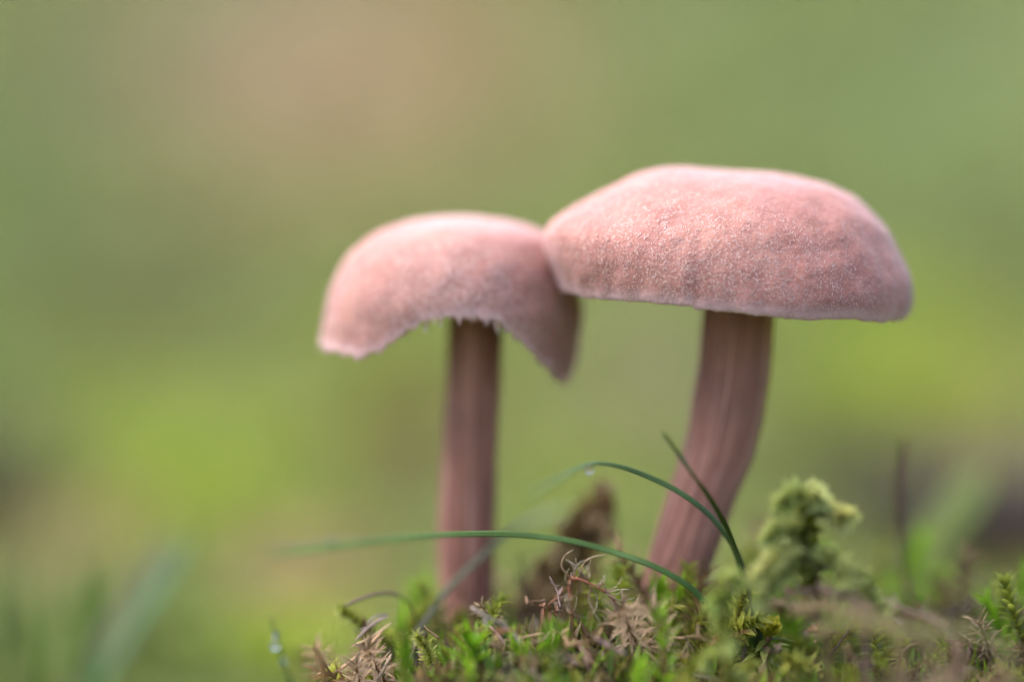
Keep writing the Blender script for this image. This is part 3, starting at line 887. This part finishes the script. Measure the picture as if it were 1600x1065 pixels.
def big_shoot(tip, y, foot_px, label, nbranch, leafcol, tipcol, blen, mat, stem_r=.3, leaf_L=1.0, spread=1.1, droop=-.5, lower=.3, seed=1, wiggle=0.0):
    """a tall shoot whose side branches are parts of their own"""
    rnd = random.Random(seed)
    top = P(tip[0], tip[1], y); f = foot(foot_px, y)
    e = empty('branched_moss_shoot', f, label, 'moss')
    pts = catmull([(0, 0, 0), tuple((top - f) * .4 + Vector((wiggle, 0, 0))), tuple((top - f) * .75 + Vector((wiggle * .6, 0, 0))), tuple(top - f)], 16)
    V, F = [], []
    tube_geo(V, F, pts, list(np.linspace(stem_r, stem_r * .6, 16)), 7)
    link('stem', mesh_from('stem', arr(V), F), M_MSTEM if mat is M_MOSS else M_DEAD_STEM, e)
    V, F, C = [], [], []
    for k in range(70):
        t = .1 + .9 * k / 70; i = min(14.99, t * 15); a = int(i)
        p = Vector(pts[a] * (1 - i + a) + pts[a + 1] * (i - a)); th = k * 2.4
        d = Vector((math.cos(th) * .8, math.sin(th) * .8, .75)).normalized()
        leaf_geo(V, F, C, p, d, Vector((0, 0, 1)), leaf_L * rnd.uniform(.8, 1.2), leaf_L * .28, -.2, np.array(leafcol), np.array(leafcol) * .6 + np.array(tipcol) * .4)
    o = link('leaves', mesh_from('leaves', arr(V), F, True, np.clip(C, 0, .8)), mat, e); o['kind'] = 'stuff'
    for k in range(nbranch):
        t = lower + (1 - lower) * k / max(1, nbranch - 1)
        i = min(14.99, t * 15); a = int(i); p = Vector(pts[a] * (1 - i + a) + pts[a + 1] * (i - a))
        th = k * 2.6 + rnd.uniform(-.4, .4)
        L = blen * (1.15 - .6 * t) * rnd.uniform(.8, 1.15)
        o_ = Vector((math.cos(th), math.sin(th) * .7, 0))
        bp = catmull([tuple(p), tuple(p + o_ * L * .45 + Vector((0, 0, L * .28))), tuple(p + o_ * L * .8 * spread + Vector((0, 0, L * .18))), tuple(p + o_ * L * spread + Vector((0, 0, L * droop * .5)))], 10)
        V, F, C = [], [], []
        tube_geo(V, F, bp, .12, 5); C += [np.array(leafcol) * .6] * len(V)
        for m in range(26):
            q = Vector(bp[min(9, int(m / 26 * 10))]); tg = Vector(bp[min(9, int(m / 26 * 10) + 1)] - bp[max(0, int(m / 26 * 10) - 1)]).normalized()
            s = tg.orthogonal().normalized(); u = tg.cross(s); h = m * 2.4
            d = (tg * .75 + (s * math.cos(h) + u * math.sin(h)) * .6).normalized()
            tt = m / 26
            leaf_geo(V, F, C, q, d, Vector((0, 0, 1)), leaf_L * rnd.uniform(.8, 1.2), leaf_L * .3, -.15, np.array(leafcol) * (1 - tt) + np.array(tipcol) * tt, np.array(tipcol))
        link('branch', mesh_from('branch', arr(V), F, True, np.clip(C, 0, .8)), mat, e)
    return e
M_DEAD_STEM = M_TWIG
def pixel_shoot():
    y0 = -9.0
    f = foot(1268, y0)
    e = empty('branched_moss_shoot', f, 'tall yellow-green branched moss shoot with pale drooping tips beside the leaning stem', 'moss')
    rnd = random.Random(3)
    def limb(name, pix, rad, L, c0, c1, dense, parent, only_tube=False):
        pts = catmull([tuple(P(*q) - f) for q in pix], 24)
        V, F, C = [], [], []
        tube_geo(V, F, pts, list(np.linspace(rad, rad * .5, 24)), 7); C += [np.array(c0) * .7] * len(V)
        for k in range(dense):
            t = (k + .5) / dense; a = min(22, int(t * 23)); p = Vector(pts[a] + (pts[a + 1] - pts[a]) * (t * 23 - a))
            tg = Vector(pts[a + 1] - pts[a]).normalized(); s_ = tg.orthogonal().normalized(); u = tg.cross(s_)
            th = k * 2.4 + rnd.uniform(-.3, .3); op = rnd.uniform(.5, 1.1)
            d = (tg * math.cos(op) + (s_ * math.cos(th) + u * math.sin(th)) * math.sin(op)).normalized()
            cc = np.array(c0) * (1 - t) + np.array(c1) * t
            leaf_geo(V, F, C, p, d, tg, L * rnd.uniform(.7, 1.2), L * .34, -.2, cc * rnd.uniform(.8, 1.1), np.array(c1) * rnd.uniform(.7, 1.1))
        return link(name, mesh_from(name, arr(V), F, True, np.clip(C, 0, .8)), M_MOSS, parent)
    g0, g1, pale = (.20, .21, .005), (.29, .31, .015), (.60, .64, .28)
    limb('stem', [(1268, 960, y0), (1266, 900, y0), (1264, 840, y0), (1256, 780, y0)], .9, 1.7, g0, g1, 170, e)
    for pix in ([(1260, 800, -9), (1255, 778, -10), (1236, 772, -11), (1222, 790, -12)], [(1258, 790, -9), (1262, 772, -8), (1272, 770, -9), (1280, 782, -10)],
                [(1264, 810, -9), (1285, 795, -9), (1305, 800, -9), (1322, 810, -10)], [(1262, 840, -9), (1235, 826, -10), (1215, 828, -11), (1200, 842, -12)],
                [(1264, 880, -9), (1235, 862, -11), (1210, 872, -13), (1182, 905, -15)], [(1266, 895, -9), (1240, 885, -11), (1215, 900, -13), (1190, 938, -15)],
                [(1266, 885, -9), (1300, 876, -10), (1340, 900, -11), (1382, 955, -12)], [(1266, 870, -9), (1290, 866, -11), (1312, 882, -12), (1325, 905, -13)],
                [(1264, 850, -9), (1240, 856, -5), (1225, 862, -2), (1215, 880, 0)]):
        limb('branch', pix, .3, 1.5, g1, pale, 70, e)
pixel_shoot()
big_shoot((942, 784), 17, 815, 'tall brown dead moss shoot leaning over between the two stems', 16, (.38, .23, .10), (.50, .33, .15), 3.0, M_DEAD, .7, 2.0, spread=.9, seed=5, lower=.2)
big_shoot((890, 838), 26, 850, 'small reddish brown dead moss shoot behind the curled dry one', 5, (.20, .10, .05), (.30, .18, .09), 2.2, M_DEAD, .3, 1.1, seed=6)
big_shoot((1128, 905), -15, 1138, 'pale green branched moss shoot in front of the leaning stem foot', 6, (.22, .28, .02), (.52, .60, .20), 2.2, M_MOSS, .3, 1.2, seed=9)

# curled, dried shoot with a red stem and whitish filament leaves
def dry_curl():
    y = 0.5
    pix = [(888, 1010), (893, 960), (890, 915), (897, 903), (915, 908), (935, 918), (952, 930), (962, 945), (958, 962), (948, 985), (943, 1000), (952, 1015)]
    pts = [P(px, py, y + .6 * math.sin(i)) for i, (px, py) in enumerate(pix)]
    base = to_ground(pts[0], .5)
    e = empty('dried_moss_shoot', base, 'curled dried moss shoot with red stem and whitish thread-like leaves', 'moss')
    c = catmull([tuple(base)] + [tuple(p) for p in pts], 60) - np.array(base)
    V, F = [], []
    tube_geo(V, F, c, list(.19 + .05 * np.sin(np.linspace(0, 20, 60)) - np.linspace(0, .11, 60)), 7)
    link('stem', mesh_from('stem', arr(V), F), M_RED, e)
    fil = [((893, 905), (878, 885), (882, 868), (896, 858)), ((905, 904), (912, 880), (925, 870), (945, 866)), ((897, 900), (900, 885), (910, 876), (918, 874)),
           ((915, 908), (930, 913), (942, 909), (947, 904)), ((935, 918), (950, 924), (965, 921), (983, 920)), ((952, 930), (965, 937), (978, 937), (992, 933)),
           ((960, 940), (970, 944), (978, 945), (982, 944)), ((962, 945), (968, 955), (976, 960), (980, 959)), ((900, 908), (908, 894), (914, 886), (922, 880)),
           ((948, 985), (946, 992), (950, 1000), (951, 992)), ((905, 915), (900, 930), (888, 938), (878, 936)), ((925, 915), (920, 935), (928, 955), (940, 975)),
           ((895, 930), (880, 945), (884, 962), (898, 966)), ((943, 1000), (935, 990), (938, 984), (940, 988)), ((915, 910), (930, 925), (933, 945), (925, 960)),
           ((952, 1015), (962, 1020), (972, 1021), (984, 1021))]
    rnd = random.Random(4)
    for k in range(26):
        px, py = pix[rnd.randrange(1, 10)]; a = rnd.uniform(-2.4, 1.2); q = rnd.uniform(18, 42); w = rnd.uniform(-.7, .7)
        fil.append(((px, py), (px + q * .35 * math.cos(a), py + q * .35 * math.sin(a)), (px + q * .7 * math.cos(a + w * .5), py + q * .7 * math.sin(a + w * .5)), (px + q * math.cos(a + w), py + q * math.sin(a + w))))
    for f in fil:
        yy = y + rnd.uniform(-1.5, 1.5)
        q = catmull([tuple(P(px, py, y + (yy - y) * k / 3)) for k, (px, py) in enumerate(f)], 12) - np.array(base)
        V, F = [], []
        tube_geo(V, F, q, list(np.linspace(.11, .02, 12)), 5)
        k = np.linspace(0, 1, 12).repeat(5)[:, None]
        col = np.array((.28, .13, .07)) * (1 - k) + np.array((.66, .58, .45)) * k
        link('leaf', mesh_from('leaf', arr(V), F, True, col), M_DEAD, e)
dry_curl()

# golden bud on a leafy stalk
def gold_bud():
    y = -1.5
    base = foot(1195, y)
    e = empty('budded_moss_shoot', base, 'small moss shoot topped by a round golden green bud', 'moss')
    top = P(1203, 990, y) - base
    V, F = [], []
    pts = catmull([(0, 0, 0), tuple(top * .5 + Vector((-.5, 0, 0))), tuple(top)], 10)
    tube_geo(V, F, pts, .25, 7); link('stem', mesh_from('stem', arr(V), F), M_MSTEM, e)
    rnd = random.Random(2)
    V, F, C = [], [], []
    ctr = Vector(top) + Vector((0, 0, .5))
    for k in range(46):                       # the bud: loose, uneven, overlapping cupped scales
        ph = math.acos(1 - 1.8 * (k + .5) / 46); th = k * 2.4 + rnd.uniform(-.4, .4)
        n = Vector((math.sin(ph) * math.cos(th), math.sin(ph) * math.sin(th), math.cos(ph) * .8))
        d = (Vector((0, 0, 1)) - n * n.z * .9 + n * rnd.uniform(.1, .7)).normalized()
        g = rnd.uniform(.6, 1.25)
        leaf_geo(V, F, C, ctr + n * rnd.uniform(.5, .8) - d * .3, d, n, rnd.uniform(.6, 1.2), .36, .3, np.array((.34, .36, .015)) * g, np.array((.58, .56, .08)) * g)
    link('bud', mesh_from('bud', arr(V), F, True, np.clip(C, 0, .8)), M_MOSS, e)
    for k in range(22):
        th = k * 2.4; t = .45 + .5 * k / 22
        p = Vector(pts[int(t * 9)]); V, F, C = [], [], []
        d = Vector((math.cos(th), math.sin(th), rnd.uniform(-.5, .5))).normalized()
        leaf_geo(V, F, C, p, d, Vector((0, 0, 1)), rnd.uniform(1.6, 2.8), .45, -.25, (.19, .24, .03), (.42, .46, .16))
        link('leaf', mesh_from('leaf', arr(V), F, True, np.clip(C, 0, .8)), M_MOSS, e)
gold_bud()

# bright foreground shoots with long pointed leaves, each leaf a part
def star_shoot(px, py, y, footpx, nl, L, w, label, openv, seed, col=(.11, .26, .008), tip=(.24, .46, .02)):
    rnd = random.Random(seed)
    f = foot(footpx, y); top = P(px, py, y)
    e = empty('pointed_moss_shoot', f, label, 'moss')
    d = top - f
    V, F = [], []
    pts = catmull([(0, 0, 0), tuple(d * .5 + Vector((.3, 0, 0))), tuple(d)], 10)
    tube_geo(V, F, pts, .22, 6); link('stem', mesh_from('stem', arr(V), F), M_MSTEM, e)
    for k in range(nl):
        t = .25 + .75 * k / nl
        p = Vector(pts[min(9, int(t * 9.9))]); th = k * 2.4 + rnd.uniform(-.3, .3)
        op = openv * (1.25 - .9 * t)
        dd = Vector((math.cos(th) * math.sin(op), math.sin(th) * math.sin(op), math.cos(op)))
        V, F, C = [], [], []
        leaf_geo(V, F, C, p, dd, Vector((0, 0, 1)) if op > .3 else Vector((math.cos(th), math.sin(th), .2)), L * rnd.uniform(.75, 1.1), w, -.1, np.array(col) * rnd.uniform(.8, 1.2), np.array(tip) * rnd.uniform(.85, 1.15), .4)
        link('leaf', mesh_from('leaf', arr(V), F, True, np.clip(C, 0, .8)), M_MOSS, e)
star_shoot(735, 1010, -8, 735, 16, 3.4, .42, 'bright green star-shaped moss shoot in front of the smaller mushroom foot', 1.1, 1)
star_shoot(626, 985, -14, 632, 14, 3.4, .5, 'bright green upright moss shoot in the clump under the purplish needle', .35, 2)
star_shoot(862, 1010, -22, 862, 16, 3.0, .55, 'blurred bright green moss shoot in front of the curled dry one', .4, 3)
star_shoot(1436, 940, 6, 1440, 10, 1.6, .28, 'vivid little green moss bud at the foot of the bare stalk', .5, 4)
star_shoot(1030, 960, -12, 1040, 14, 2.6, .4, 'fresh green moss shoot in front of the leaning stem', .8, 5)

# brown needles and bits of litter on the hummock
def needle(p0, p1, w, label, group, c):
    a, b = P(*p0), P(*p1)
    m = (a + b) / 2 + Vector((0, 0, rr.uniform(-.3, .5)))
    v, f, col = blade_mesh([a, m, b], w, thick=w * .7, colour=c, fold=.1, seg=14, w_prof=[(0, .3), (.15, .9), (.8, 1), (1, .5)])
    v = np.array([tuple(q) for q in v]) - np.array(b)
    tag(link('dry_needle', mesh_from('dry_needle', v, f, True, col), M_DEAD, None, b), label, 'needle', group)
NB = ('dry tan needle hanging down the mossy edge under the purplish needle', 'dry needles on the mossy edge')
for p0, p1, w, c in (((520, 1052, -2), (598, 985, 0), .45, (.30, .18, .09)), ((548, 1010, 0), (612, 972, 1), .3, (.34, .24, .14)), ((555, 1000, 1), (607, 962, 2), .35, (.22, .15, .13)),
                     ((540, 1040, -1), (600, 994, 0), .35, (.26, .15, .07)), ((552, 1058, -3), (575, 1010, -1), .3, (.30, .22, .14)), ((562, 985, 2), (604, 958, 3), .4, (.22, .17, .19)),
                     ((572, 975, 2), (606, 960, 3), .3, (.25, .2, .22)), ((650, 1050, -2), (648, 985, 0), .5, (.12, .08, .06)), ((640, 1030, -2), (656, 990, 0), .4, (.26, .17, .11)),
                     ((660, 1040, -3), (652, 982, -1), .35, (.18, .11, .08)), ((585, 1065, -4), (612, 1020, -2), .35, (.3, .22, .14))):
    needle(p0, p1, w, *NB, c)
def fuzzy(p0, p1, p2, c, label, seed, L=1.3):
    """a dead feathery moss stem lying over, with its withered leaves"""
    rnd = random.Random(seed)
    a, m, b = P(*p0), P(*p1), P(*p2)
    g = to_ground(b, .3)
    e = empty('dry_moss_stem', g, label, 'moss stem', 'dry stems below the branched shoot')
    pts = catmull([tuple(a - g), tuple(m - g), tuple(b - g), (0, 0, 0)], 26)
    V, F = [], []
    tube_geo(V, F, pts, list(np.linspace(.12, .28, 26)), 6)
    link('stem', mesh_from('stem', arr(V), F, True, [np.array(c) * .8] * len(V)), M_DEAD, e)
    V, F, C = [], [], []
    for k in range(120):
        i = rnd.randrange(0, 24); p = Vector(pts[i] + (pts[i + 1] - pts[i]) * rnd.random()); tg = Vector(pts[i] - pts[i + 1]).normalized()
        s_ = tg.orthogonal().normalized(); u = tg.cross(s_); th = rnd.uniform(0, 6.28); op = rnd.uniform(.4, 1.0)
        d = (tg * math.cos(op) + (s_ * math.cos(th) + u * math.sin(th)) * math.sin(op)).normalized()
        leaf_geo(V, F, C, p, d, tg, L * rnd.uniform(.6, 1.3), .2, -.2, np.array(c) * rnd.uniform(.7, 1.1), np.array(c) * rnd.uniform(1.1, 1.6))
    o = link('leaves', mesh_from('leaves', arr(V), F, True, np.clip(C, 0, .8)), M_DEAD, e); o['kind'] = 'stuff'
for k, (p0, p1, p2, c, lab) in enumerate((
        ((1236, 922, -10), (1290, 925, -12), (1350, 952, -14), (.26, .18, .15), 'purplish tan moss stem arching below the tall branched shoot'),
        ((1240, 950, -14), (1310, 950, -17), (1400, 990, -20), (.34, .26, .14), 'straw-coloured fuzzy moss stem under the purplish tan one'),
        ((1270, 985, -20), (1350, 975, -22), (1460, 1020, -26), (.36, .30, .14), 'yellowish tan moss stem lying lowest of the fallen moss stems'),
        ((1340, 945, -8), (1410, 950, -11), (1490, 1000, -14), (.36, .26, .19), 'pinkish tan fuzzy moss stem reaching towards the bare stalk'),
        ((1205, 945, -8), (1245, 950, -11), (1290, 990, -14), (.24, .17, .10), 'short brown fuzzy moss stem behind the golden bud'),
        ((1430, 990, -20), (1500, 985, -22), (1580, 1030, -24), (.30, .27, .12), 'olive tan moss stem lying beyond the other fallen stems'))):
    fuzzy(p0, p1, p2, c, lab, 40 + k)
for p0, p1, w, c, lab in (((798, 1010, -1), (815, 1032, -1), .55, (.28, .17, .08), 'stubby broken brown stem bit among moss near the smaller foot'),
                          ((1165, 1010, -1), (1150, 1050, -1), .5, (.20, .14, .10), 'short grey-brown twig bit next to the golden bud'),
                          ((905, 1000, -4), (930, 1060, -8), 1.0, (.20, .11, .08), 'thick reddish brown stem slanting under the curled dry shoot'),
                          ((880, 985, 3), (960, 990, 4), .8, (.12, .08, .06), 'dark brown stem lying flat under the curled dry shoot'),
                          ((950, 1030, -3), (985, 1055, -3), .7, (.07, .05, .04), 'short black-brown twig bit lying below the curled dry shoot')):
    needle(p0, p1, w, lab, None, c)

# fallen leaf, brown and curled, beyond the hummock
def fallen_leaf(px, py, L, wid, rz, label, col, seed):
    c = ground_hit(px, py)
    n, m = 24, 9
    v, f, cc = [], [], []
    for layer in (0, 1):
        for i in range(n):
            t = i / (n - 1)
            ww = wid * math.sin(math.pi * min(1, t * .93 + .04)) ** .7 * (1 + .12 * math.sin(i * 2.2))
            for k in range(m):
                s = k / (m - 1) * 2 - 1
                x = (t - .5) * L; y = s * ww / 2
                z = 3.5 * abs(s) ** 1.5 + 4 * (t - .5) ** 2 * 4 + .8 * math.sin(t * 9 + s * 4 + seed) + (0.35 if layer else 0) + 5
                v.append((x * math.cos(rz) - y * math.sin(rz), x * math.sin(rz) + y * math.cos(rz), z)); cc.append(np.array(col) * (1 + .3 * noise.noise(Vector((x * .3, y * .3, seed)))))
    q = n * m
    for i in range(n - 1):
        for k in range(m - 1):
            a = i * m + k
            f += [(a, a + m, a + m + 1, a + 1), (q + a, q + a + 1, q + a + m + 1, q + a + m)]
    for i in range(n - 1):
        for k in (0, m - 1):
            a = i * m + k; f.append((a, a + q, a + m + q, a + m) if k else (a, a + m, a + m + q, a + q))
    o = link('fallen_leaf', mesh_from('fallen_leaf', v, f, True, cc), M_DEAD, None, (c.x, c.y, float(H(c.x, c.y)) - .5))
    tag(o, label, 'leaf')
fallen_leaf(1612, 850, 62, 46, .4, 'dark purplish brown curled leaf lying behind the broad pale green blade', (.06, .035, .032), 1)
fallen_leaf(-30, 820, 34, 18, 1.2, 'dark grey-brown leaf lying beyond the grass tuft', (.11, .09, .06), 2)
